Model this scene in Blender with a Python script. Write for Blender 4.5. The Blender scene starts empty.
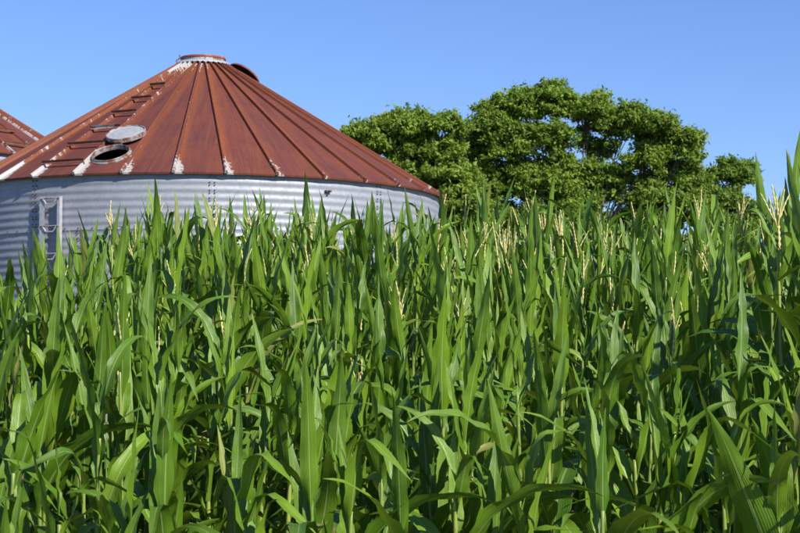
import bpy, bmesh, math, random
import numpy as np
from mathutils import Vector, Matrix, Euler

R_ = random.Random(11)
rad = math.radians
sc = bpy.context.scene
col = sc.collection

# ------------------------------------------------------------------ camera, sky, sun, exposure
FPX, HORIZON, CAMZ = 1650.0, 365.5, 1.65          # focal length and horizon in photo pixels (800x533)
PITCH = math.atan2(HORIZON - 266.5, FPX)
cam_d = bpy.data.cameras.new('camera')
cam = bpy.data.objects.new('camera', cam_d)
col.objects.link(cam)
cam.location = (0, 0, CAMZ)
cam.rotation_euler = (math.pi / 2 + PITCH, 0, 0)
cam_d.sensor_width = 36
cam_d.lens = FPX / 800 * 36
cam_d.clip_start, cam_d.clip_end = 0.1, 9000
cam_d.dof.use_dof = True
cam_d.dof.focus_distance = 9.5
cam_d.dof.aperture_fstop = 11.0
sc.camera = cam

SUN_AZ, SUN_EL = rad(42), rad(36)                 # azimuth to the right of straight behind the camera
world = bpy.data.worlds.new('World')
sc.world = world
world.use_nodes = True
wn = world.node_tree
sky = wn.nodes.new('ShaderNodeTexSky')
sky.sky_type = 'NISHITA'
sky.sun_disc = False
sky.sun_elevation = SUN_EL
sky.sun_rotation = math.pi - SUN_AZ
sky.altitude = 100
sky.air_density = 0.95
sky.dust_density = 0.0
sky.ozone_density = 10.0
bg = wn.nodes['Background']
bg.inputs['Strength'].default_value = 0.111
tint = wn.nodes.new('ShaderNodeMix')
tint.data_type = 'RGBA'
tint.blend_type = 'MULTIPLY'
tint.inputs[0].default_value = 1.0
tint.inputs[7].default_value = (1.12, 0.955, 1.0, 1)      # the photograph's slightly violet white balance, whole sky
wn.links.new(sky.outputs[0], tint.inputs[6])
wn.links.new(tint.outputs[2], bg.inputs['Color'])

sun_d = bpy.data.lights.new('sun', 'SUN')
sun_d.energy = 5.0
sun_d.angle = rad(0.53)
sun_d.color = (1.0, 0.93, 0.82)
sun = bpy.data.objects.new('sun', sun_d)
col.objects.link(sun)
to_sun = Vector((math.sin(SUN_AZ) * math.cos(SUN_EL), -math.cos(SUN_AZ) * math.cos(SUN_EL), math.sin(SUN_EL)))
sun.rotation_euler = to_sun.to_track_quat('Z', 'Y').to_euler()
sun.location = to_sun * 60

vs = sc.view_settings
vs.view_transform = 'Standard'
vs.look = 'None'
vs.exposure = 0.50
vs.gamma = 1.0
vs.use_curve_mapping = False


def at(px, py, Y):
    """point at distance Y straight ahead seen at photo pixel (px, py)"""
    c, s = math.cos(PITCH), math.sin(PITCH)
    dx, up = (px - 400) / FPX, (266.5 - py) / FPX
    dy, dz = c - s * up, s + c * up
    k = Y / dy
    return Vector((dx * k, Y, CAMZ + dz * k))


def to_px(p):
    c, s = math.cos(PITCH), math.sin(PITCH)
    z = p[2] - CAMZ
    d = c * p[1] + s * z
    return 400 + FPX * p[0] / d, 266.5 - FPX * (-s * p[1] + c * z) / d


# ------------------------------------------------------------------ helpers
def tag(o, label=None, cat=None, group=None, kind=None):
    if label: o['label'] = label
    if cat: o['category'] = cat
    if group: o['group'] = group
    if kind: o['kind'] = kind
    return o


def link(name, data, parent=None, loc=None, rot=None):
    o = bpy.data.objects.new(name, data)
    col.objects.link(o)
    if parent: o.parent = parent
    if loc is not None: o.location = loc
    if rot is not None: o.rotation_euler = rot
    return o


def mesh(name, verts, faces, mat, uvs=None, smooth=False):
    me = bpy.data.meshes.new(name)
    me.from_pydata([tuple(v) for v in verts], [], [tuple(f) for f in faces])
    if uvs is not None:
        uvl = me.uv_layers.new(name='UVMap')
        li = np.empty(len(me.loops), dtype=np.int32)
        me.loops.foreach_get('vertex_index', li)
        uvl.data.foreach_set('uv', np.asarray(uvs, dtype=np.float32)[li].ravel())
    me.materials.append(mat)
    if smooth:
        me.polygons.foreach_set('use_smooth', [True] * len(me.polygons))
    me.update()
    return me


def bm_mesh(name, bm, mat, smooth=False):
    me = bpy.data.meshes.new(name)
    bmesh.ops.recalc_face_normals(bm, faces=bm.faces)
    bm.to_mesh(me)
    bm.free()
    me.materials.append(mat)
    if smooth:
        me.polygons.foreach_set('use_smooth', [True] * len(me.polygons))
    return me


def add_box(bm, x0, x1, y0, y1, z0, z1, bevel=0.0):
    r = bmesh.ops.create_cube(bm, size=1.0)
    for v in r['verts']:
        v.co = Vector(((x0 + x1) / 2 + v.co.x * (x1 - x0), (y0 + y1) / 2 + v.co.y * (y1 - y0), (z0 + z1) / 2 + v.co.z * (z1 - z0)))
    if bevel:
        es = list({e for v in r['verts'] for e in v.link_edges})
        bmesh.ops.bevel(bm, geom=es, offset=bevel, segments=1, affect='EDGES')


def lathe(profile, n, closed_profile=False):
    """profile of (r, z) turned about Z"""
    V, F = [], []
    m = len(profile)
    for i in range(n):
        a = 2 * math.pi * i / n
        for r, z in profile:
            V.append((r * math.sin(a), -r * math.cos(a), z))
    mm = m if closed_profile else m - 1
    for i in range(n):
        j = (i + 1) % n
        for k in range(mm):
            k2 = (k + 1) % m
            F.append((i * m + k, j * m + k, j * m + k2, i * m + k2))
    return V, F


def tube(points, radii, n=8, cap=True):
    pts = [Vector(p) for p in points]
    V, F = [], []
    prev = None
    for i, p in enumerate(pts):
        t = (pts[min(i + 1, len(pts) - 1)] - pts[max(i - 1, 0)]).normalized()
        ref = prev if prev else (Vector((1, 0, 0)) if abs(t.x) < .9 else Vector((0, 1, 0)))
        b = (ref - t * ref.dot(t)).normalized()
        prev = b
        c = t.cross(b)
        for k in range(n):
            a = 2 * math.pi * k / n
            V.append(p + (b * math.cos(a) + c * math.sin(a)) * radii[i])
    for i in range(len(pts) - 1):
        for k in range(n):
            k2 = (k + 1) % n
            F.append((i * n + k, i * n + k2, (i + 1) * n + k2, (i + 1) * n + k))
    if cap:
        F.append(tuple(range(n - 1, -1, -1)))
        F.append(tuple((len(pts) - 1) * n + k for k in range(n)))
    return V, F


class Nodes:
    """small wrapper for building node materials"""
    def __init__(self, name):
        self.m = bpy.data.materials.new(name)
        self.m.use_nodes = True
        self.t = self.m.node_tree
        self.t.nodes.clear()
        self.out = self.n('OutputMaterial')

    def n(self, typ, **kw):
        nd = self.t.nodes.new('ShaderNode' + typ)
        for k, v in kw.items():
            setattr(nd, k, v)
        return nd

    def set(self, sock, v):
        if isinstance(v, bpy.types.NodeSocket):
            self.t.links.new(v, sock)
        elif v is not None:
            sock.default_value = v

    def math(self, op, a, b=None, c=None, clamp=False):
        nd = self.n('Math', operation=op, use_clamp=clamp)
        for s, v in zip(nd.inputs, (a, b, c)):
            self.set(s, v)
        return nd.outputs[0]

    def mix(self, f, a, b, blend='MIX'):
        nd = self.n('Mix', data_type='RGBA', blend_type=blend)
        self.set(nd.inputs[0], f)
        for s, v in ((nd.inputs[6], a), (nd.inputs[7], b)):
            self.set(s, (*v, 1) if isinstance(v, tuple) and len(v) == 3 else v)
        return nd.outputs[2]

    def noise(self, vec=None, scale=5, detail=4, rough=.55):
        nd = self.n('TexNoise')
        self.set(nd.inputs['Vector'], vec)
        nd.inputs['Scale'].default_value = scale
        nd.inputs['Detail'].default_value = detail
        nd.inputs['Roughness'].default_value = rough
        return nd.outputs['Fac']

    def ramp(self, v, a, b, lo=0.0, hi=1.0):
        nd = self.n('MapRange', interpolation_type='SMOOTHSTEP')
        self.set(nd.inputs[0], v)
        nd.inputs[1].default_value = a
        nd.inputs[2].default_value = b
        nd.inputs[3].default_value = lo
        nd.inputs[4].default_value = hi
        return nd.outputs[0]

    def mapping(self, vec, scale=(1, 1, 1), loc=None):
        nd = self.n('Mapping')
        self.set(nd.inputs['Vector'], vec)
        nd.inputs['Scale'].default_value = scale
        if loc is not None: self.set(nd.inputs['Location'], loc)
        return nd.outputs[0]

    def bump(self, h, strength=.3, dist=.01):
        nd = self.n('Bump')
        self.set(nd.inputs['Height'], h)
        nd.inputs['Strength'].default_value = strength
        nd.inputs['Distance'].default_value = dist
        return nd.outputs[0]

    def principled(self, colr, rough=.6, metal=0.0, normal=None, spec=None):
        nd = self.n('BsdfPrincipled')
        self.set(nd.inputs['Base Color'], (*colr, 1) if isinstance(colr, tuple) and len(colr) == 3 else colr)
        self.set(nd.inputs['Roughness'], rough)
        self.set(nd.inputs['Metallic'], metal)
        if normal is not None: self.set(nd.inputs['Normal'], normal)
        if spec is not None: self.set(nd.inputs['Specular IOR Level'], spec)
        return nd.outputs[0]

    def done(self, shader):
        self.t.links.new(shader, self.out.inputs['Surface'])
        return self.m


def rand_value(N):
    """one random number for each object and each loose piece of a joined mesh"""
    oi = N.n('ObjectInfo').outputs['Random']
    isl = N.n('NewGeometry').outputs['Random Per Island']
    return N.math('FRACT', N.math('ADD', oi, isl))


# ------------------------------------------------------------------ materials
def mat_leaf():
    N = Nodes('corn_leaf')
    uv = N.n('TexCoord').outputs['UV']
    sep = N.n('SeparateXYZ'); N.set(sep.inputs[0], uv)
    u, v = sep.outputs[0], sep.outputs[1]
    r = rand_value(N)
    r2 = N.math('FRACT', N.math('MULTIPLY', r, 7.31))
    du = N.math('ABSOLUTE', N.math('SUBTRACT', u, .5))
    rib = N.ramp(du, .022, .05, 1, 0)
    rib = N.math('MULTIPLY', rib, N.ramp(v, .55, 1.0, 1, .1))
    comb = N.n('CombineXYZ')
    N.set(comb.inputs[0], N.math('MULTIPLY', u, 26)); N.set(comb.inputs[1], N.math('MULTIPLY', v, 1.5)); N.set(comb.inputs[2], N.math('MULTIPLY', r, 40))
    veins = N.noise(comb.outputs[0], 1.6, 3, .6)
    blot = N.noise(N.mapping(N.n('TexCoord').outputs['Object'], (1, 1, 1), None), 6, 3)
    c = N.mix(r, (0.050, 0.130, 0.005), (0.155, 0.275, 0.011))
    c = N.mix(N.math('MULTIPLY', r2, .48), c, (0.030, 0.100, 0.018))
    c = N.mix(N.ramp(veins, .35, .7, 0, .34), c, (0.185, 0.312, 0.020))
    c = N.mix(N.ramp(blot, .5, .75, 0, .25), c, (0.150, 0.215, 0.035))
    c = N.mix(N.math('MULTIPLY', rib, .62), c, (0.30, 0.38, 0.13))
    c = N.mix(N.math('MULTIPLY', N.ramp(N.math('ADD', N.math('MULTIPLY', blot, .12), v), .985, 1.05, 0, 1), N.ramp(r2, .62, .7, 0, .8)), c, (0.30, 0.23, 0.09))
    c = N.mix(N.ramp(N.math('FRACT', N.math('MULTIPLY', r, 13.7)), .975, .985, 0, .6), c, (0.26, 0.25, 0.06))
    ridge = N.math('ADD', N.math('MULTIPLY', N.math('SINE', N.math('MULTIPLY', u, 85)), .35), veins)
    nrm = N.bump(N.math('ADD', ridge, N.math('MULTIPLY', rib, 2.0)), .32, .004)
    p = N.principled(c, N.ramp(veins, .3, .7, .34, .50), 0, nrm, .42)
    tr = N.n('BsdfTranslucent')
    N.set(tr.inputs['Color'], N.mix(.5, c, (0.30, 0.42, 0.03)))
    ms = N.n('MixShader'); ms.inputs[0].default_value = .15
    N.set(ms.inputs[1], p); N.set(ms.inputs[2], tr.outputs[0])
    return N.done(ms.outputs[0])


def mat_stem():
    N = Nodes('corn_stem')
    uv = N.n('TexCoord').outputs['UV']
    sep = N.n('SeparateXYZ'); N.set(sep.inputs[0], uv)
    nz = N.noise(N.mapping(uv, (12, 3, 1)), 3, 4)
    c = N.mix(rand_value(N), (0.14, 0.22, 0.035), (0.28, 0.34, 0.06))
    c = N.mix(N.ramp(nz, .4, .7, 0, .5), c, (0.13, 0.22, 0.045))
    node = N.ramp(N.math('ABSOLUTE', N.math('SUBTRACT', N.math('FRACT', N.math('MULTIPLY', sep.outputs[1], 12)), .5)), .42, .49, 0, .45)
    c = N.mix(node, c, (0.30, 0.28, 0.09))
    return N.done(N.principled(c, .45, 0, N.bump(nz, .2, .003)))


def mat_tassel():
    N = Nodes('corn_tassel')
    tc = N.n('TexCoord').outputs['Object']
    c = N.mix(N.noise(tc, 70, 2), (0.40, 0.37, 0.11), (0.68, 0.61, 0.27))
    c = N.mix(N.math('MULTIPLY', rand_value(N), .35), c, (0.46, 0.44, 0.14))
    return N.done(N.principled(c, .7))


def galv_nodes(N, vec, dirt=.15):
    """galvanised sheet: spangle and faint streaks"""
    vo = N.n('TexVoronoi'); N.set(vo.inputs['Vector'], vec); vo.inputs['Scale'].default_value = 28
    sp = N.n('SeparateColor'); N.set(sp.inputs[0], vo.outputs['Color'])
    n1 = N.noise(vec, 3.0, 5)
    c = N.mix(sp.outputs[0], (0.275, 0.30, 0.345), (0.315, 0.342, 0.39))
    c = N.mix(N.ramp(n1, .42, .75, 0, dirt), c, (0.20, 0.205, 0.215))
    return c, sp.outputs[1], n1


def mat_wall():
    N = Nodes('galvanised_wall')
    tc = N.n('TexCoord').outputs['Object']
    oi = N.n('ObjectInfo').outputs['Random']
    c, spg, n1 = galv_nodes(N, tc)
    streak = N.noise(N.mapping(tc, (3, 3, .35)), 3, 5)
    c = N.mix(N.ramp(streak, .52, .8, 0, .28), c, (0.18, 0.17, 0.165))
    c = N.mix(N.math('MULTIPLY', oi, .14), c, (0.21, 0.23, 0.26))
    rough = N.math('ADD', .50, N.math('MULTIPLY', spg, .14))
    return N.done(N.principled(c, rough, .22, N.bump(n1, .03, .02)))


def mat_roof():
    N = Nodes('rusted_roof')
    uv = N.n('TexCoord').outputs['UV']
    sep = N.n('SeparateXYZ'); N.set(sep.inputs[0], uv)
    u, v = sep.outputs[0], sep.outputs[1]
    oi = N.n('ObjectInfo').outputs['Random']
    wear = N.n('Attribute', attribute_type='OBJECT', attribute_name='wear').outputs['Fac']
    off = N.n('CombineXYZ'); N.set(off.inputs[0], N.math('MULTIPLY', oi, 37)); N.set(off.inputs[1], N.math('MULTIPLY', oi, 91))
    base = N.mapping(uv, (1, 1, 1), off.outputs[0])
    blot = N.noise(base, 1.7, 5, .6)
    fine = N.noise(base, 16, 6, .65)
    streak = N.noise(N.mapping(base, (15, .8, 1)), 1.0, 4, .6)
    # colour: purple brown field, orange towards the seams and in streaks
    edge = N.math('MAXIMUM', N.ramp(u, .03, .17, 1, 0), N.math('MULTIPLY', N.ramp(u, .35, .6, 0, 1), .35))
    f = N.math('ADD', N.math('MULTIPLY', edge, .48), N.math('SUBTRACT', N.math('MULTIPLY', streak, 1.0), .36), clamp=True)
    c = N.mix(N.ramp(blot, .3, .7), (0.092, 0.031, 0.031), (0.142, 0.042, 0.031))
    c = N.mix(f, c, (0.252, 0.078, 0.024))
    c = N.mix(N.ramp(fine, .45, .75, 0, .45), c, (0.090, 0.025, 0.020))
    c = N.mix(N.math('MULTIPLY', oi, .40), c, (0.105, 0.036, 0.036))
    pale = N.noise(N.mapping(base, (30, 1.1, 1)), 1.0, 5, .65)
    c = N.mix(N.ramp(pale, .52, .78, 0, .42), c, (0.245, 0.098, 0.066))
    # bare zinc left along the seams, most at the eave and under the peak
    bottom = N.ramp(v, 0.0, .75, 1, 0)
    top = N.ramp(v, 3.75, 4.3, 0, 1)
    wd = N.math('ADD', .055, N.math('ADD', N.math('MULTIPLY', bottom, .17), N.math('MULTIPLY', top, .015)))
    prox = N.math('SUBTRACT', 1.0, N.math('DIVIDE', u, wd), clamp=True)
    nz = N.noise(N.mapping(base, (9, 5.5, 1)), 1.7, 7, .66)
    val = N.math('MULTIPLY', prox, N.math('ADD', wear, N.math('MULTIPLY', N.math('MAXIMUM', bottom, top), N.math('MULTIPLY', wear, .6))))
    val = N.math('ADD', N.math('ADD', val, N.math('MULTIPLY', N.ramp(v, .4, 2.4, .16, 0), N.math('MULTIPLY', wear, prox))), N.math('MULTIPLY', N.math('SUBTRACT', nz, .5), 1.5))
    val = N.math('ADD', val, N.math('MULTIPLY', N.math('SUBTRACT', fine, .5), .75))
    msk = N.math('MULTIPLY', N.ramp(val, .54, .64), N.ramp(prox, 0.0, .08))
    zc = N.mix(fine, (0.38, 0.37, 0.355), (0.52, 0.51, 0.49))
    c = N.mix(msk, c, zc)
    rough = N.math('SUBTRACT', .62, N.math('MULTIPLY', msk, .1))
    nrm = N.bump(N.math('ADD', N.math('MULTIPLY', fine, .5), N.math('MULTIPLY', blot, 2.2)), .28, .02)
    return N.done(N.principled(c, rough, N.math('MULTIPLY', msk, .2), nrm, .22))


def mat_mixed(name, c_a, c_b, scale=9, lo=.45, hi=.6, metal=0.0, rough=.55):
    N = Nodes(name)
    tc = N.n('TexCoord').outputs['Object']
    n = N.noise(tc, scale, 6, .62)
    n2 = N.noise(tc, scale * 5, 4)
    c = N.mix(N.ramp(n, lo, hi), c_a, c_b)
    c = N.mix(N.ramp(n2, .4, .8, 0, .3), c, tuple(x * .6 for x in c_a))
    return N.done(N.principled(c, rough, metal, N.bump(n2, .2, .004)))


def mat_foliage(name, a, b):
    N = Nodes(name)
    r = N.n('NewGeometry').outputs['Random Per Island']
    tc = N.n('TexCoord').outputs['Object']
    c = N.mix(r, a, b)
    c = N.mix(N.ramp(N.noise(tc, .9, 3), .35, .7, 0, .4), c, tuple(x * 1.25 for x in b))
    p = N.principled(c, .68, 0, None, .2)
    tr = N.n('BsdfTranslucent'); N.set(tr.inputs['Color'], N.mix(.5, c, (0.22, 0.30, 0.03)))
    ms = N.n('MixShader'); ms.inputs[0].default_value = .38
    N.set(ms.inputs[1], p); N.set(ms.inputs[2], tr.outputs[0])
    return N.done(ms.outputs[0])


def mat_ground():
    N = Nodes('ground')
    tc = N.n('TexCoord').outputs['Object']
    sep = N.n('SeparateXYZ'); N.set(sep.inputs[0], tc)
    n = N.noise(tc, 2.2, 8, .65)
    f = N.noise(tc, 30, 5)
    soil = N.mix(n, (0.055, 0.038, 0.024), (0.12, 0.085, 0.055))
    grass = N.mix(n, (0.045, 0.085, 0.018), (0.10, 0.135, 0.035))
    grass = N.mix(f, grass, (0.14, 0.13, 0.05))
    y = N.math('ADD', sep.outputs[1], N.math('MULTIPLY', n, 1.2))
    field = N.math('MULTIPLY', N.ramp(y, 4.6, 5.6), N.ramp(y, 22, 24, 1, 0))
    return N.done(N.principled(N.mix(field, grass, soil), .9, 0, N.bump(N.math('ADD', n, f), .6, .05)))


M_LEAF, M_STEM, M_TASSEL = mat_leaf(), mat_stem(), mat_tassel()
M_WALL, M_ROOF = mat_wall(), mat_roof()
M_ZINC = mat_mixed('zinc_trim', (0.42, 0.43, 0.445), (0.50, 0.51, 0.53), 14, .4, .6, .35, .5)
M_ZINC_RUST = mat_mixed('zinc_with_rust', (0.36, 0.355, 0.35), (0.19, 0.075, 0.04), 9, .46, .60, .2, .55)
M_RUST = mat_mixed('rusted_iron', (0.13, 0.055, 0.038), (0.22, 0.085, 0.045), 12, .4, .65, 0, .7)
M_RED = mat_mixed('red_oxide_rim', (0.33, 0.075, 0.05), (0.38, 0.26, 0.22), 10, .52, .68, 0, .55)
M_DARK = mat_mixed('dark_bolts', (0.12, 0.11, 0.105), (0.16, 0.09, 0.06), 20, .4, .6, .3, .6)
M_CONC = mat_mixed('concrete', (0.33, 0.32, 0.30), (0.42, 0.41, 0.38), 6, .4, .6, 0, .85)
M_BARK = mat_mixed('bark', (0.075, 0.060, 0.046), (0.14, 0.115, 0.09), 8, .4, .6, 0, .9)


# ------------------------------------------------------------------ ground
GP = [(-4000, 0), (1.0, 0), (3.2, -.30), (5.0, -.33), (6, -.24), (7.5, -.06), (9, .12), (10.5, .32), (12, .52), (14, .72), (15.5, .80), (21, .84), (4000, .84)]


def ground_z(y):
    return float(np.interp(y, [p[0] for p in GP], [p[1] for p in GP]))


ys = sorted({-4000, -300, -30, -4, 0, 30, 60, 100, 400} | {p[0] for p in GP})
xs = [-4000, -400, -60, -20, -8, 0, 8, 20, 60, 400, 4000]
GV = [(x, y, ground_z(y)) for y in ys for x in xs]
nx = len(xs)
GF = [(j * nx + i, j * nx + i + 1, (j + 1) * nx + i + 1, (j + 1) * nx + i) for j in range(len(ys) - 1) for i in range(nx - 1)]
tag(link('ground', mesh('ground', GV, GF, mat_ground(), smooth=True)), kind='structure')


# ------------------------------------------------------------------ grain bins
NP = 34
DA = 2 * math.pi / NP
R_E, R_W, R_C = 4.13, 4.04, 0.46          # eave, wall and peak radius
RISE = 2.27
RING = 0.807
SL = math.hypot(R_E - R_C, RISE)
S_DIR = (R_E - R_C) / SL, RISE / SL       # horizontal and vertical run for a metre up the slope


def panel_point(s, side, z0=0.0):
    """point s metres up the slope at a panel's left (0) or right (1) seam; bin centre origin, eave at z0"""
    r = R_E - S_DIR[0] * s
    a = DA * side
    return Vector((r * math.sin(a), -r * math.cos(a), z0 + S_DIR[1] * s))


def panel_mesh(hole=None):
    ns, nu = 24, 4
    V, UV, F = [], [], []
    for i in range(ns + 1):
        s = SL * i / ns
        l, r = panel_point(s, 0), panel_point(s, 1)
        w = (r - l).length
        for j in range(nu + 1):
            V.append(l.lerp(r, j / nu)); UV.append((w * j / nu, s))
    for i in range(ns):
        for j in range(nu):
            a = i * (nu + 1) + j
            F.append((a, a + 1, a + nu + 2, a + nu + 1))
    # turned-down lip at the eave
    b = len(V)
    for j in range(nu + 1):
        V.append(V[j] + Vector((0, 0.008, -0.026))); UV.append((UV[j][0], -.04))
    for j in range(nu):
        F.append((b + j, b + j + 1, j + 1, j))
    me = mesh('roof_panel', V, F, M_ROOF, UV)
    if hole:
        # real opening for the roof hatch
        pan = link('tmp', me)
        cv, cf = tube([hole[0] - hole[1] * .4, hole[0] + hole[1] * .4], [hole[2], hole[2]], 32)
        cut = link('tmp_cut', mesh('tmp_cut', cv, cf, M_ROOF))
        sol = pan.modifiers.new('s', 'SOLIDIFY'); sol.thickness = .004; sol.offset = -1
        bo = pan.modifiers.new('b', 'BOOLEAN'); bo.object = cut; bo.operation = 'DIFFERENCE'; bo.solver = 'EXACT'
        bpy.context.view_layer.update()
        dg = bpy.context.evaluated_depsgraph_get()
        me2 = bpy.data.meshes.new_from_object(pan.evaluated_get(dg), preserve_all_data_layers=True, depsgraph=dg)
        bpy.data.objects.remove(pan); bpy.data.objects.remove(cut)
        me2.name = 'roof_panel_with_hatch_hole'
        return me2
    return me


def rib_mesh():
    """raised standing seam on a panel's left edge"""
    V, UV, F = [], [], []
    ns = 16
    prof = [(-.026, -.004), (-.017, .040), (-.006, .046), (.006, .046), (.017, .040), (.026, -.004)]
    nrm = Vector((0, -S_DIR[1], S_DIR[0]))
    for i in range(ns + 1):
        s = -.015 + (SL + .05) * i / ns
        c = panel_point(s, 0)
        k = 1.0 - .45 * i / ns
        for q, (x, h) in enumerate(prof):
            V.append(c + Vector((x * k, 0, 0)) + nrm * h); UV.append((.004 + .004 * q, s))
    m = len(prof)
    for i in range(ns):
        for q in range(m - 1):
            a = i * m + q
            F.append((a, a + 1, a + m + 1, a + m))
    F.append(tuple(range(m - 1, -1, -1)))
    return mesh('rib', V, F, M_ROOF, UV)


def sheet_mesh(rings_h, span, n=10):
    """one curved corrugated wall sheet, 7 waves high"""
    V, F = [], []
    waves, per = 7, 8
    m = waves * per + 1
    for i in range(n + 1):
        a = span * i / n
        for k in range(m):
            z = -rings_h * k / (m - 1)
            r = R_W + .005 * math.cos(2 * math.pi * k / per) - .005
            V.append((r * math.sin(a), -r * math.cos(a), z))
    for i in range(n):
        for k in range(m - 1):
            a = i * m + k
            F.append((a, a + 1, a + m + 1, a + m))
    me = mesh('wall_sheet', V, F, M_WALL, smooth=True)
    return me


def bolt_line(pts, normals, r=.0095):
    V, F = [], []
    for p, nn in zip(pts, normals):
        v, f = tube([p - nn * .01, p + nn * .010, p + nn * .013], [r, r, r * .6], 6)
        o = len(V)
        V += v; F += [tuple(i + o for i in q) for q in f]
    return mesh('bolts', V, F, M_DARK)


PANEL, RIB = panel_mesh(), rib_mesh()
SEAMS = 9
SHEET = sheet_mesh(RING + .012, 2 * math.pi / SEAMS + .012)


def slope_frame(a, r, lift=0.0):
    """matrix with X across, Y up the slope, Z out of the roof, at angle a and radius r (eave at z = 0)"""
    z = (R_E - r) * RISE / (R_E - R_C)
    X = Vector((math.cos(a), math.sin(a), 0))
    Yv = Vector((-math.sin(a) * S_DIR[0], math.cos(a) * S_DIR[0], S_DIR[1]))
    Z = X.cross(Yv)
    p = Vector((r * math.sin(a), -r * math.cos(a), z)) + Z * lift
    m = Matrix((X, Yv, Z)).transposed().to_4x4()
    m.translation = p
    return m


def make_bin(cx, cy, eave_z, p0, rings, wears, rung_panel, hatch_panel, label, rung_rs, seam0):
    root = link('grain_bin', None, loc=(cx, cy, 0))
    tag(root, label, 'grain bin', 'grain bins')
    hole_me = None
    if hatch_panel is not None:
        ha = p0 + DA * (hatch_panel + .46)
        hr = 3.60
        # in the panel's own frame the hatch sits on the panel's middle line
        hm = slope_frame(DA * .46, hr)
        hole_me = panel_mesh((hm.translation.copy(), hm.col[2].to_3d(), .274))
    for k in range(-NP // 2, NP // 2):
        me = hole_me if k == hatch_panel else PANEL
        o = link('roof_panel', me, root, (0, 0, eave_z), (0, 0, p0 + DA * k))
        o['wear'] = float(wears.get(k, .30))
        rb = link('rib', RIB, o)
        rb['wear'] = float(wears.get(k, .30)) * (0.84 if wears.get(k, 0) > .73 else .60)
    # wall rings of nine corrugated sheets each
    top = eave_z - .005
    for j in range(rings):
        s0 = seam0[j % 2]
        for q in range(SEAMS):
            o = link('wall_sheet', SHEET, root, (0, 0, top - j * RING), (0, 0, s0 + q * 2 * math.pi / SEAMS))
            k = 1.0 + .0006 * (q % 2) - .0012 * j
            o.scale = (k, k, 1)
    # bolts along the seams
    for j in range(min(rings, 3)):
        pts, ns = [], []
        zb = top - (j + 1) * RING + .02
        for i in range(110):
            a = 2 * math.pi * i / 110
            nn = Vector((math.sin(a), -math.cos(a), 0))
            pts.append(nn * (R_W + .001) + Vector((0, 0, zb))); ns.append(nn)
        tag(link('bolts', bolt_line(pts, ns), root), kind='stuff')
        for q in range(SEAMS):
            pts, ns = [], []
            for cxx in (.004, .022):
                a = seam0[j % 2] + q * 2 * math.pi / SEAMS + cxx
                nn = Vector((math.sin(a), -math.cos(a), 0))
                for w in range(7):
                    for dz in (-.02, .02):
                        pts.append(nn * (R_W + .003) + Vector((0, 0, top - j * RING - RING / 7 * (w + .03) + dz - .03))); ns.append(nn)
            tag(link('bolts', bolt_line(pts, ns), root), kind='stuff')
    # foundation
    zb = top - rings * RING
    v, f = lathe([(0.01, zb + .02), (R_W + .22, zb + .02), (R_W + .25, zb - .01), (R_W + .25, .80), (0.01, .80)], 64)
    link('foundation', mesh('foundation', v, f, M_CONC), root)
    # eave ring closing the gap above the wall
    v, f = lathe([(R_W + .004, eave_z - .03), (R_W + .004, eave_z + .03), (R_W - .02, eave_z + .03)], 68)
    link('eave_ring', mesh('eave_ring', v, f, M_ZINC), root)
    # peak: scalloped collar, neck, red rim
    zt = eave_z + RISE
    V, F = [], []
    n = NP * 4
    for i in range(n):
        a = p0 + 2 * math.pi * i / n
        sc_ = .5 + .5 * math.cos(i / 4 * 2 * math.pi)
        for r, z in ((.385, .095), (.435, .085), (.478, .052), (.486 + .012 * sc_, .020 + .022 * (1 - sc_))):
            V.append((r * math.sin(a), -r * math.cos(a), zt + z))
    for i in range(n):
        j = (i + 1) % n
        for k in range(3):
            F.append((i * 4 + k, j * 4 + k, j * 4 + k + 1, i * 4 + k + 1))
    link('peak_collar', mesh('peak_collar', V, F, M_ZINC, smooth=True), root)
    v, f = lathe([(.362, zt - .05), (.362, zt + .150), (.372, zt + .150), (.372, zt - .05)], 48)
    link('fill_neck', mesh('fill_neck', v, f, M_ZINC_RUST, smooth=False), root)
    v, f = lathe([(.352, zt + .138), (.352, zt + .172), (.385, zt + .172), (.392, zt + .158), (.385, zt + .138)], 48)
    link('fill_rim', mesh('fill_rim', v, f, M_RED), root)
    # lever at the collar
    v, f = tube([(-.43, -.05, zt + .06), (-.455, -.05, zt + .12), (-.39, -.05, zt + .165), (-.40, -.05, zt + .22)], [.012] * 4, 6)
    link('lid_lever', mesh('lid_lever', v, f, M_RUST), root)
    # fill lid thrown open, standing on the roof right of the peak
    v, f = lathe([(.004, .075), (.12, .070), (.24, .050), (.33, .012), (.345, -.035), (.335, -.035), (.32, .006), (.23, .042), (.12, .060), (.004, .064)], 40)
    lid = link('fill_lid', mesh('fill_lid', v, f, M_RUST, smooth=True), root)
    a = rad(93)
    m = slope_frame(a, .69, .0)
    X, Yv, Z = m.col[0].to_3d(), m.col[1].to_3d(), m.col[2].to_3d()
    # across axis turned up from the roof so that the hollow side looks at the camera
    t = rad(24)
    Xn = (X * math.cos(t) - Z * math.sin(t)).normalized()
    Zn = Xn.cross(Yv).normalized()
    mm = Matrix((Xn, Yv, Zn)).transposed().to_4x4()
    mm.translation = m.translation + Z * .015 + Vector((0, 0, eave_z))
    lid.matrix_local = mm @ Matrix.Diagonal((.86, .92, .86, 1))
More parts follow.
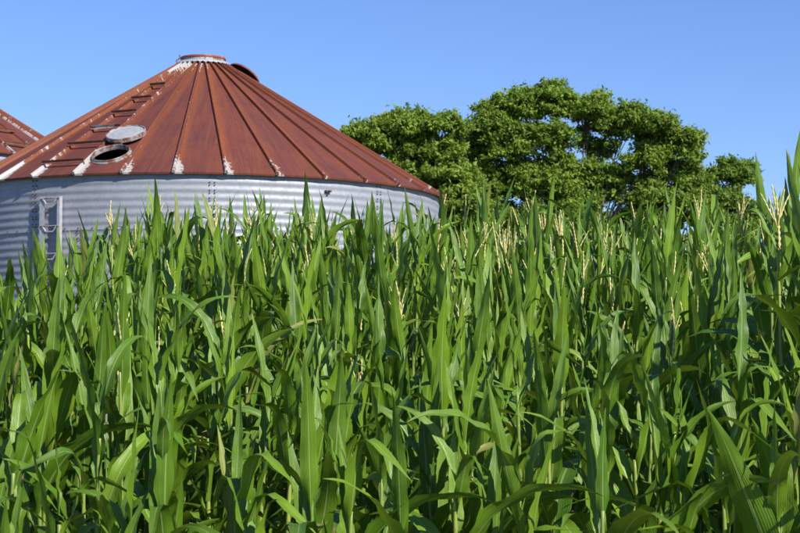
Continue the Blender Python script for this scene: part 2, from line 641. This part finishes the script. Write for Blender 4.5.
    # roof rungs across one panel
    if rung_panel is not None:
        a = p0 + DA * (rung_panel + .5)
        for r in rung_rs:
            w = 2 * r * math.sin(DA / 2) + .05
            bm = bmesh.new()
            add_box(bm, -w / 2, w / 2, -.022, .022, .050, .056)
            add_box(bm, -w / 2, w / 2, .0165, .0215, .0565, .095)
            add_box(bm, -w / 2, -w / 2 + .03, -.02, .014, -.002, .0495)
            add_box(bm, w / 2 - .03, w / 2, -.02, .014, -.002, .0495)
            o = link('roof_rung', bm_mesh('roof_rung', bm, M_RUST if R_.random() < .6 else M_ZINC_RUST), root)
            mm = slope_frame(a, r)
            mm.translation += Vector((0, 0, eave_z))
            o.matrix_local = mm
    if hatch_panel is not None:
        mm = slope_frame(ha, hr); mm.translation += Vector((0, 0, eave_z))
        v, f = lathe([(.276, -.03), (.282, .044), (.286, .048), (.290, .042), (.289, .010), (.312, .006), (.312, -.008), (.276, -.008)], 40, True)
        o = link('hatch_collar', mesh('hatch_collar', v, f, M_ZINC_RUST, smooth=False), root)
        o.matrix_local = mm
        mm = slope_frame(ha + .004, hr - .53, .085); mm.translation += Vector((0, 0, eave_z))
        v, f = lathe([(.004, .012), (.18, .010), (.272, .000), (.290, .008), (.300, -.002), (.300, -.045), (.292, -.045), (.288, -.004), (.004, .002)], 40)
        o = link('hatch_lid', mesh('hatch_lid', v, f, M_ZINC, smooth=False), root)
        o.matrix_local = mm @ Matrix.Rotation(rad(-3), 4, 'X')
        v, f = lathe([(.284, .0095), (.288, .020), (.304, .016), (.306, -.046), (.302, -.048)], 40)
        rim = link('lid_rim', mesh('lid_rim', v, f, M_ZINC_RUST), o)
        bm = bmesh.new()
        add_box(bm, -.06, .06, -.03, .03, .02, .075, .006)
        o = link('hatch_hinge', bm_mesh('hatch_hinge', bm, M_RUST), root)
        mm = slope_frame(ha, hr - .275, .01); mm.translation += Vector((0, 0, eave_z))
        o.matrix_local = mm
    return root


wears1 = {-8: .4, -7: .5, -6: .62, -5: .82, -4: .74, -3: .80, -2: .62, -1: .70, 0: .62, 1: .54, 2: .44, 3: .46, 4: .46, 5: .46, 6: .45}
EAVE1 = CAMZ + 2.811
B1X, B1Y, P0 = -3.371, 28.0, 0.203
rr = [R_E - (R_E - R_C) * f for f in (.075, .225, .365, .50, .63, .755)]
bin1 = make_bin(B1X, B1Y, EAVE1, P0, 4, wears1, -4, -3, 'large corrugated grain bin with rusty ribbed cone roof and open round hatch', rr, (rad(8.2), rad(-20)))

# ladder on the wall (bolted to the bin)
la = -0.452
lm = Matrix.Rotation(la, 4, 'Z')
ztop = EAVE1 - .315
for sgn, w in ((-1, .085), (1, .045)):
    bm = bmesh.new()
    x = sgn * .150
    add_box(bm, x - w / 2, x + w / 2, -R_W - .085, -R_W - .079, 1.9, ztop)
    add_box(bm, x + sgn * w / 2 - .003, x + sgn * w / 2 + .003, -R_W - .0785, -R_W - .02, 1.902, ztop - .002)
    o = link('ladder_rail', bm_mesh('ladder_rail', bm, M_ZINC), bin1)
    o.matrix_local = lm
for i in range(6):
    z = ztop - .03 - i * .41
    for dz, mt in ((0, M_ZINC_RUST), (-.085, M_ZINC)):
        bm = bmesh.new()
        w = .17 if dz == 0 else .10
        v, f = tube([(-.17 if dz == 0 else -.13, -R_W - .095, z), (-w * .6, -R_W - .095, z + dz), (w * .6, -R_W - .095, z + dz), (.17 if dz == 0 else .13, -R_W - .095, z)], [.011] * 4, 6)
        bm.free()
        o = link('ladder_rung', mesh('ladder_rung', v, f, mt), bin1)
        o.matrix_local = lm
# small bracket bolted high on the wall
bm = bmesh.new()
add_box(bm, -.05, .05, -R_W - .05, -R_W + .005, -.015, .015, .006)
add_box(bm, -.015, .025, -R_W - .09, -R_W - .051, -.012, .012, .005)
ob = link('wall_bracket', bm_mesh('wall_bracket', bm, M_DARK), bin1, (0, 0, EAVE1 - .20), (0, 0, .60))

wears2 = {k: .35 for k in range(-17, 17)}
wears2.update({5: .62, 6: .8, 7: .7, 4: .66, 3: .6, 2: .5})
bin2 = make_bin(-10.45, 34.0, CAMZ + 4.04, .10, 5, wears2, 4, None, 'taller rusty roofed grain bin cut off by the left edge, behind larger one', rr, (rad(3), rad(-17)))


# ------------------------------------------------------------------ trees
def make_tree(name_label, lobes, Y, base_px, leaf_mat, seed, nleaf=600, leaf_size=.078, group='trees behind the field', gap=0.0):
    rn = random.Random(seed)
    npr = np.random.default_rng(seed)
    bx = at(base_px, 300, Y).x
    root = link('broadleaf_tree', None, loc=(bx, Y, ground_z(Y)))
    tag(root, name_label, 'tree', group)
    k = Y / FPX
    cents = []
    lob = []
    for (px, py, rx, ry, n) in lobes:
        c = at(px, py, Y); c.x -= bx; c.z -= ground_z(Y); c.y = rn.uniform(-1, 1) * rx * k * .5
        lob.append((c, rx * k, ry * k, n))
    top_trunk = Vector((0, 0, max(1.6, min(c.z for c, *_ in lob) - .3)))
    # trunk
    tr_pts = [Vector((0, 0, -.1)), Vector((.03, 0, .5)), Vector((-.05, .05, 1.3)), top_trunk]
    v, f = tube(tr_pts, [.36, .28, .24, .20], 10)
    link('trunk', mesh('trunk', v, f, M_BARK, smooth=True), root)
    LV = []
    for c, rx, ry, n in lob:
        V, F = [], []

        def add(v, f):
            o = len(V)
            V.extend(v); F.extend(tuple(i + o for i in q) for q in f)
        mid = top_trunk.lerp(c, .5) + Vector((rn.uniform(-.3, .3), rn.uniform(-.3, .3), -.25))
        add(*tube([top_trunk - Vector((0, 0, .15)), top_trunk.lerp(mid, .6), mid, mid.lerp(c, .6) + Vector((rn.uniform(-.2, .2), 0, .1)), c], [.08, .06, .04, .025, .014], 7))
        for i in range(int(n * 2.1)):
            # clump centres, more of them near the lobe's surface
            while True:
                d = Vector((rn.gauss(0, 1), rn.gauss(0, 1), rn.gauss(0, 1))).normalized()
                if d.z > -.75: break
            q = rn.uniform(.30, 1.0) ** .55 * (1.13 if rn.random() < .22 else 1)
            p = c + Vector((d.x * rx, d.y * rx * .85, d.z * ry)) * q
            j = c.lerp(p, .5) + Vector((rn.uniform(-.15, .15), rn.uniform(-.15, .15), rn.uniform(-.2, .1)))
            add(*tube([c.lerp(mid, rn.uniform(0, .5)), j, p], [.014, .009, .004], 4, False))
            cr = rn.uniform(.20, .52)
            m = int(nleaf * (cr / .5) ** 2)
            # sprays of leaves: short twigs fan out from the clump centre
            tw = npr.normal(size=(max(6, m // 14), 3)); tw /= np.linalg.norm(tw, axis=1)[:, None]
            tw[:, 2] = np.where(tw[:, 2] < -.3, -tw[:, 2] * .6, tw[:, 2])
            tl = cr * npr.uniform(.55, 1.2, len(tw))
            idx = npr.integers(0, len(tw), m)
            tpos = npr.uniform(.45, 1.05, m)
            P = np.array(p) + tw[idx] * (tl[idx] * tpos)[:, None] * np.array([1.1, 1.1, .85]) + npr.normal(size=(m, 3)) * .055
            LV.append(P)
        link('limb', mesh('limb', V, F, M_BARK, smooth=True), root)
    P = np.concatenate(LV)
    m = len(P)
    nrm = npr.normal(size=(m, 3)) + np.array([.45, -.45, .75])
    nrm /= np.linalg.norm(nrm, axis=1)[:, None]
    t = npr.normal(size=(m, 3)); t -= nrm * np.sum(t * nrm, axis=1)[:, None]; t /= np.linalg.norm(t, axis=1)[:, None]
    b = np.cross(nrm, t)
    ls = leaf_size * npr.uniform(.6, 1.25, m)[:, None]
    v0, v1, v2, v3 = P - t * ls, P - b * ls * .42 + nrm * ls * .12, P + t * ls, P + b * ls * .42 + nrm * ls * .12
    V = np.stack([v0, v1, v2, v3], axis=1).reshape(-1, 3)
    me = bpy.data.meshes.new('crown')
    me.vertices.add(m * 4); me.vertices.foreach_set('co', V.astype(np.float32).ravel())
    me.loops.add(m * 4); me.loops.foreach_set('vertex_index', np.arange(m * 4, dtype=np.int32))
    me.polygons.add(m); me.polygons.foreach_set('loop_start', np.arange(0, m * 4, 4, dtype=np.int32))
    me.materials.append(leaf_mat)
    me.update(calc_edges=True)
    link('crown', me, root)
    return root


F1 = mat_foliage('foliage_mid', (0.088, 0.170, 0.020), (0.235, 0.340, 0.048))
F2 = mat_foliage('foliage_light', (0.096, 0.178, 0.022), (0.248, 0.352, 0.050))
F3 = mat_foliage('foliage_far', (0.080, 0.160, 0.022), (0.200, 0.305, 0.046))
big_lobes = [(494, 124, 22, 22, 13), (522, 108, 22, 17, 11), (552, 104, 22, 18, 12), (590, 116, 24, 20, 12), (628, 124, 22, 20, 11), (656, 132, 22, 18, 10), (684, 150, 20, 18, 9),
             (476, 150, 18, 22, 9), (512, 146, 24, 20, 9), (548, 140, 22, 18, 8), (600, 148, 20, 14, 5), (650, 165, 26, 18, 9), (690, 178, 18, 18, 7),
             (482, 186, 22, 22, 11), (515, 182, 24, 22, 12), (548, 192, 24, 20, 11), (580, 186, 18, 16, 6), (612, 190, 22, 16, 8), (650, 198, 26, 18, 9), (560, 168, 18, 12, 4),
             (500, 222, 34, 22, 12), (550, 228, 36, 22, 12), (600, 228, 34, 20, 10), (650, 230, 34, 20, 10), (690, 215, 24, 20, 8), (620, 250, 70, 20, 12), (590, 172, 22, 12, 4), (628, 178, 22, 12, 4), (570, 205, 26, 16, 6)]
make_tree('tallest broad tree with wide rounded crown behind the corn field', big_lobes, 52, 590, F1, 3)
left_lobes = [(372, 138, 24, 16, 10), (410, 130, 30, 18, 14), (440, 140, 26, 22, 12), (405, 160, 36, 22, 16), (445, 180, 30, 26, 14), (400, 195, 40, 24, 12), (470, 215, 32, 26, 12), (430, 225, 40, 24, 10), (355, 152, 20, 12, 5), (460, 250, 36, 22, 12), (420, 255, 40, 20, 8)]
make_tree('lower tree crown rising behind the right slope of the rusty roof', left_lobes, 49, 415, F2, 5)
right_lobes = [(730, 173, 20, 9, 9), (744, 178, 11, 8, 5), (712, 200, 26, 18, 10), (735, 215, 24, 16, 9), (720, 240, 34, 20, 10), (745, 232, 22, 14, 6)]
make_tree('small tree beside the tallest one, its tuft standing out to the right', right_lobes, 55, 720, F3, 8)


# ------------------------------------------------------------------ corn
def smooth01(x):
    x = np.clip(x, 0, 1)
    return x * x * (3 - 2 * x)


def leaf_template(a0, bend, p, twist, side, kink, seed, W=.105, nl=16):
    g = np.random.default_rng(seed)
    t = np.linspace(0, 1, nl + 1)
    th = np.radians(a0 + bend * t ** p)
    if kink:
        th = th + np.radians(kink[0]) * smooth01((t - kink[1]) / .12)
    ph = np.radians(side) * t + np.radians(6) * np.sin(t * 5 + g.uniform(0, 6))
    T = np.stack([np.sin(th) * np.cos(ph), np.sin(th) * np.sin(ph), np.cos(th)], 1)
    C = np.zeros((nl + 1, 3))
    C[1:] = np.cumsum((T[1:] + T[:-1]) / 2 / nl, axis=0)
    Nn = np.stack([-np.cos(th) * np.cos(ph), -np.cos(th) * np.sin(ph), np.sin(th)], 1)
    B = np.cross(Nn, T)
    tw = np.radians(twist) * t ** 1.3
    Bt = B * np.cos(tw)[:, None] + Nn * np.sin(tw)[:, None]
    Nt = -B * np.sin(tw)[:, None] + Nn * np.cos(tw)[:, None]
    w = W / 2 * (.52 + .48 * smooth01(t / .28)) * (1 - np.clip((t - .22) / .78, 0, 1) ** 1.7)
    fold = np.radians(62 * (1 - smooth01(t / .25)) + 24 - 12 * t)
    us = np.array([-1, -.5, 0, .5, 1.0])
    V, UV = [], []
    f1, f2 = g.uniform(9, 17), g.uniform(9, 17)
    p1, p2 = g.uniform(0, 6, 2)
    for i in range(nl + 1):
        for u in us:
            rip = .024 * W / .1 * np.sin((f1 if u < 0 else f2) * t[i] * 2 + (p1 if u < 0 else p2)) * u * u * min(1, 4 * t[i]) * (1 - t[i])
            V.append(C[i] + Bt[i] * u * w[i] * np.cos(fold[i] * abs(u) ** .3) + Nt[i] * (abs(u) * w[i] * np.sin(fold[i]) + rip))
            UV.append(((u + 1) / 2, t[i]))
    F = [(i * 5 + j, i * 5 + j + 1, (i + 1) * 5 + j + 1, (i + 1) * 5 + j) for i in range(nl) for j in range(4)]
    return np.array(V), F, np.array(UV)


T_ = {'spear': [], 'up': [], 'arch': [], 'droop': [], 'kink': []}
rn = random.Random(21)
for i in range(10):
    T_['spear'].append(leaf_template(rn.uniform(2, 9), rn.uniform(-2, 15), 1.7, rn.uniform(-80, 80), rn.uniform(-20, 20), None, 500 + i, rn.uniform(.095, .13)))
for i in range(12):
    T_['up'].append(leaf_template(rn.uniform(4, 13), rn.uniform(2, 24), 1.6, rn.uniform(-60, 60), rn.uniform(-25, 25), None, 100 + i, rn.uniform(.105, .145)))
for i in range(10):
    T_['arch'].append(leaf_template(rn.uniform(12, 26), rn.uniform(45, 115), rn.uniform(1.4, 2.6), rn.uniform(-90, 90), rn.uniform(-45, 45), None, 200 + i, rn.uniform(.105, .145)))
for i in range(6):
    T_['droop'].append(leaf_template(rn.uniform(20, 34), rn.uniform(100, 140), rn.uniform(1.1, 1.7), rn.uniform(-50, 50), rn.uniform(-35, 35), None, 300 + i, rn.uniform(.10, .135)))
for i in range(6):
    T_['kink'].append(leaf_template(rn.uniform(10, 20), rn.uniform(8, 20), 1.3, rn.uniform(-50, 50), rn.uniform(-25, 25), (rn.uniform(60, 130), rn.uniform(.4, .7)), 400 + i, rn.uniform(.105, .14)))
T_LOD = {k: [(t[0].reshape(17, 5, 3)[::2].reshape(-1, 3), [(i * 5 + j, i * 5 + j + 1, (i + 1) * 5 + j + 1, (i + 1) * 5 + j) for i in range(8) for j in range(4)], t[2].reshape(17, 5, 2)[::2].reshape(-1, 2)) for t in v] for k, v in T_.items()}
LEAF_ME = {k: [mesh('leaf', *t[:2], M_LEAF, t[2], True) for t in v] for k, v in T_.items()}


def stem_template(seed):
    g = random.Random(seed)
    n = 14
    pts, rs = [], []
    ox = oy = 0
    for i in range(n * 2 + 1):
        z = i / (n * 2)
        ox += g.uniform(-.0012, .0012); oy += g.uniform(-.0012, .0012)
        pts.append((ox, oy, z)); rs.append((.0155 - .0085 * z) * (1.13 if i % 2 == 0 else .96))
    v, f = tube(pts, rs, 7)
    v = np.array([tuple(q) for q in v])
    uv = np.stack([np.arange(len(v)) % 7 / 7, v[:, 2]], 1)
    return v, f, uv


STEM_T = [stem_template(i) for i in range(4)]
STEM_ME = [mesh('stem', *t[:2], M_STEM, t[2], True) for t in STEM_T]


def tassel_template(seed):
    """a pale central spike with a few shorter side spikes, beaded with florets"""
    g = random.Random(seed)
    V, F = [], []

    def spike(base, tip_dir, L, droop, r0):
        n = max(8, int(L / .014))
        pts, rs = [], []
        p = Vector(base); d = Vector(tip_dir).normalized()
        for i in range(n + 1):
            pts.append(p.copy())
            rs.append((r0 * (1.35 if i % 2 else .62)) * (1 - .55 * (i / n) ** 2) if i > 1 else r0 * .5)
            d = (d + Vector((g.uniform(-.05, .05), g.uniform(-.05, .05), -droop / n))).normalized()
            p = p + d * (L / n)
        v, f = tube(pts, rs, 5)
        o = len(V)
        V.extend(tuple(q) for q in v); F.extend(tuple(i + o for i in q) for q in f)
    spike((0, 0, -.12), (g.uniform(-.06, .06), g.uniform(-.06, .06), 1), .12 + g.uniform(.20, .30), 0, .0072)
    for i in range(g.choice([1, 2, 3, 4, 5])):
        a = g.uniform(0, 6.28); s = g.uniform(.22, .55)
        spike((0, 0, g.uniform(-.02, .07)), (s * math.cos(a), s * math.sin(a), 1), g.uniform(.10, .20), g.uniform(-.05, .35), .0054)
    v = np.array(V)
    return v, F, np.zeros((len(v), 2))


TAS_T = [tassel_template(50 + i) for i in range(8)]
TAS_ME = [mesh('tassel', *t[:2], M_TASSEL, t[2], True) for t in TAS_T]


def plant_parts(H, tassel, g, front=0.0):
    """list of (kind, template set, index, local matrix) for a plant of total height H"""
    out = []
    Hs = H - (.34 if tassel else .28)
    out.append(('stem', None, g.randrange(4), Matrix.Diagonal((1, 1, Hs * (.97 if tassel else .93), 1)) @ Matrix.Rotation(g.uniform(0, 6.28), 4, 'Z')))
    az = g.uniform(0, math.pi)
    n = g.choice([10, 11, 11, 12])
    for i in range(n):
        f = i / (n - 1)
        z = Hs * (.20 + .77 * f ** .95) - .02
        side = az + math.pi * (i % 2) + g.gauss(0, .33)
        q = min(.999, g.random() + .22 * front)
        if f > .72:
            kind = 'spear' if q < .52 else ('up' if q < .76 else ('arch' if q < .92 else 'kink'))
            L = g.uniform(.42, .66) * (1.0 if f < .93 else (.7 if tassel else .85))
            ws = g.uniform(.92, 1.28)
        elif f > .40:
            kind = 'up' if q < .30 else ('arch' if q < .66 else ('kink' if q < .87 else 'droop'))
            L = g.uniform(.50, .76)
            ws = g.uniform(.95, 1.3) * (1 + .2 * front)
        else:
            kind = 'up' if q < .30 else ('arch' if q < .70 else ('droop' if q < .92 else 'kink'))
            L = g.uniform(.48, .74)
            ws = g.uniform(.9, 1.2) * (1 + .2 * front)
        idx = g.randrange(len(T_[kind]))
        m = Matrix.Translation((0, 0, z)) @ Matrix.Rotation(side, 4, 'Z') @ Matrix.Rotation(rad(g.gauss(0, 4)), 4, 'X') @ Matrix.Translation((.006, 0, 0)) @ Matrix.Diagonal((L, L * ws, L, 1))
        out.append(('leaf', kind, idx, m))
    if tassel:
        out.append(('tassel', None, g.randrange(len(TAS_T)), Matrix.Translation((0, 0, Hs + .02)) @ Matrix.Rotation(g.uniform(0, 6.28), 4, 'Z') @ Matrix.Rotation(rad(g.gauss(0, 3)), 4, 'X')))
    return out


def top_y(px, g):
    """photo row that the tops of the tallest plants reach at photo column px"""
    K = [(-60, 285), (0, 272), (60, 258), (110, 236), (140, 212), (200, 206), (280, 212), (340, 214), (375, 196), (430, 206), (500, 200), (560, 192), (640, 196), (700, 188), (750, 205), (785, 168), (830, 160)]
    for (a, ya), (b, yb) in zip(K, K[1:]):
        if a <= px <= b:
            return ya + (yb - ya) * (px - a) / (b - a)
    return 205


TOPS = [(6, 398), (7.5, 332), (9, 278), (10.5, 236), (12, 212), (14, 202), (17, 228), (22, 255)]      # photo row reached by the tops, by distance
plants = []
g = random.Random(77)
Y = 6.0
row = 0
while Y < 20:
    step = .17 if Y < 14 else .20
    half = 400 / FPX * Y + 1.3
    x = -half - g.uniform(0, step)
    while x < half + .9:
        x += step * g.uniform(.7, 1.3)
        if g.random() < .05: continue
        yy = Y + g.gauss(0, .08) + .02 * x
        px = 400 + FPX * x / yy
        want = float(np.interp(yy, [p[0] for p in TOPS], [p[1] for p in TOPS]))
        lim = top_y(px, g)
        # the field ends sooner in front of the bins, and its last plants are lower there
        if px < 135 and yy > 12.5 and want < lim - 14: continue
        z_top = CAMZ + (HORIZON - max(want, lim - 4)) * yy / FPX
        if px > 768 and 6.7 < yy < 8.6: z_top = CAMZ + (HORIZON - 160) * yy / FPX
        h = z_top - ground_z(yy) + g.gauss(-.02, .13)
        plants.append([row, x, yy, px, min(2.75, max(1.3, h))])
    Y += .60
    row += 1


for k_, (ex, ey) in enumerate(((776, 7.9), (783, 7.45), (790, 7.75), (797, 7.3), (804, 7.6), (812, 7.4))):       # tall clump at the field's right
    plants.append([2, (ex - 400) / FPX * ey, ey, ex, CAMZ + (HORIZON - (172 - 5 * (k_ % 4))) * ey / FPX - ground_z(ey)])


def in_view(p):
    row, x, yy, px, h = p
    x2, y2 = to_px((x, yy, ground_z(yy) + h))
    return -14 < px < 814 and y2 < 540


vis = sorted([p for p in plants if in_view(p)], key=lambda p: p[2])
solo = vis[:300]
solo_ids = {id(p) for p in solo}
ORD = 'first second third fourth fifth sixth seventh eighth ninth tenth eleventh twelfth thirteenth fourteenth fifteenth sixteenth seventeenth eighteenth nineteenth twentieth'.split()


def ordinal(n):
    if n <= 20: return ORD[n - 1]
    tens = {2: 'twenty', 3: 'thirty', 4: 'forty'}[n // 10]
    if n % 10 == 0: return {2: 'twentieth', 3: 'thirtieth', 4: 'fortieth'}[n // 10]
    return tens + '-' + ORD[n % 10 - 1]


ROWN = ['front'] + ORD[1:]


def landmark(px):
    if px < 62: return 'below the bin ladder'
    if px < 150: return 'below the roof hatch'
    if px < 260: return 'below the roof peak'
    if px < 440: return "below the bin's right side"
    if px < 700: return 'before the tallest tree'
    if px < 770: return 'before the small tree'
    return 'at the right edge'


groups = {}
for p in solo:
    groups.setdefault(p[0], []).append(p)
pseed = 1000
for r, ps in groups.items():
    ps.sort(key=lambda p: p[3])
    for i, p in enumerate(ps):
        pseed += 1
        gg = random.Random(pseed)
        _, x, yy, px, h = p
        tass = gg.random() < (.02 if yy < 7.6 else (.16 if yy < 9.5 else (.50 if px > 430 else .28))) * (.5 if px < 120 else 1)
        root = link('corn_plant', None, loc=(x, yy, ground_z(yy) - .01))
        root.rotation_euler = (rad(gg.gauss(0, 2.2)), rad(gg.gauss(0, 2.2)), 0)
        look = 'tasselled corn plant' if tass else 'leafy corn plant without tassel'
        tag(root, f'{look}, {ordinal(i + 1)} from left in {ROWN[r]} row, {landmark(px)}', 'corn plant', 'corn plants in the field')
        for kind, setn, idx, m in plant_parts(h, tass, gg, min(1, max(0, (8.4 - yy) / 2))):
            me = STEM_ME[idx] if kind == 'stem' else (TAS_ME[idx] if kind == 'tassel' else LEAF_ME[setn][idx])
            o = link(kind, me, root)
            o.matrix_local = m

# the rest of the field, too many to count: one mesh
SV, SF, SUV, SM = [], [], [], []
off = 0
for p in plants:
    if id(p) in solo_ids: continue
    pseed += 1
    gg = random.Random(pseed)
    _, x, yy, px, h = p
    tass = gg.random() < (.02 if yy < 7.6 else (.16 if yy < 9.5 else (.50 if px > 430 else .28))) * (.5 if px < 120 else 1)
    W = Matrix.Translation((x, yy, ground_z(yy) - .01)) @ Euler((rad(gg.gauss(0, 2.2)), rad(gg.gauss(0, 2.2)), 0)).to_matrix().to_4x4()
    for kind, setn, idx, m in plant_parts(h, tass, gg, min(1, max(0, (8.4 - yy) / 2))):
        v, f, uv = STEM_T[idx] if kind == 'stem' else (TAS_T[idx] if kind == 'tassel' else T_LOD[setn][idx])
        mm = np.array(W @ m)
        SV.append(v @ mm[:3, :3].T + mm[:3, 3]); SUV.append(uv)
        SF.extend(tuple(i + off for i in q) for q in f)
        SM.extend([{'leaf': 0, 'stem': 1, 'tassel': 2}[kind]] * len(f))
        off += len(v)
me = mesh('corn_field', np.concatenate(SV), SF, M_LEAF, np.concatenate(SUV), True)
me.materials.append(M_STEM); me.materials.append(M_TASSEL)
me.polygons.foreach_set('material_index', SM)
tag(link('corn_field', me), 'dense standing corn filling the field behind the front rows', 'corn', kind='stuff')
print('plants', len(plants), 'visible', len(vis), 'solo to', solo[-1][2], 'stuff faces', len(SF))
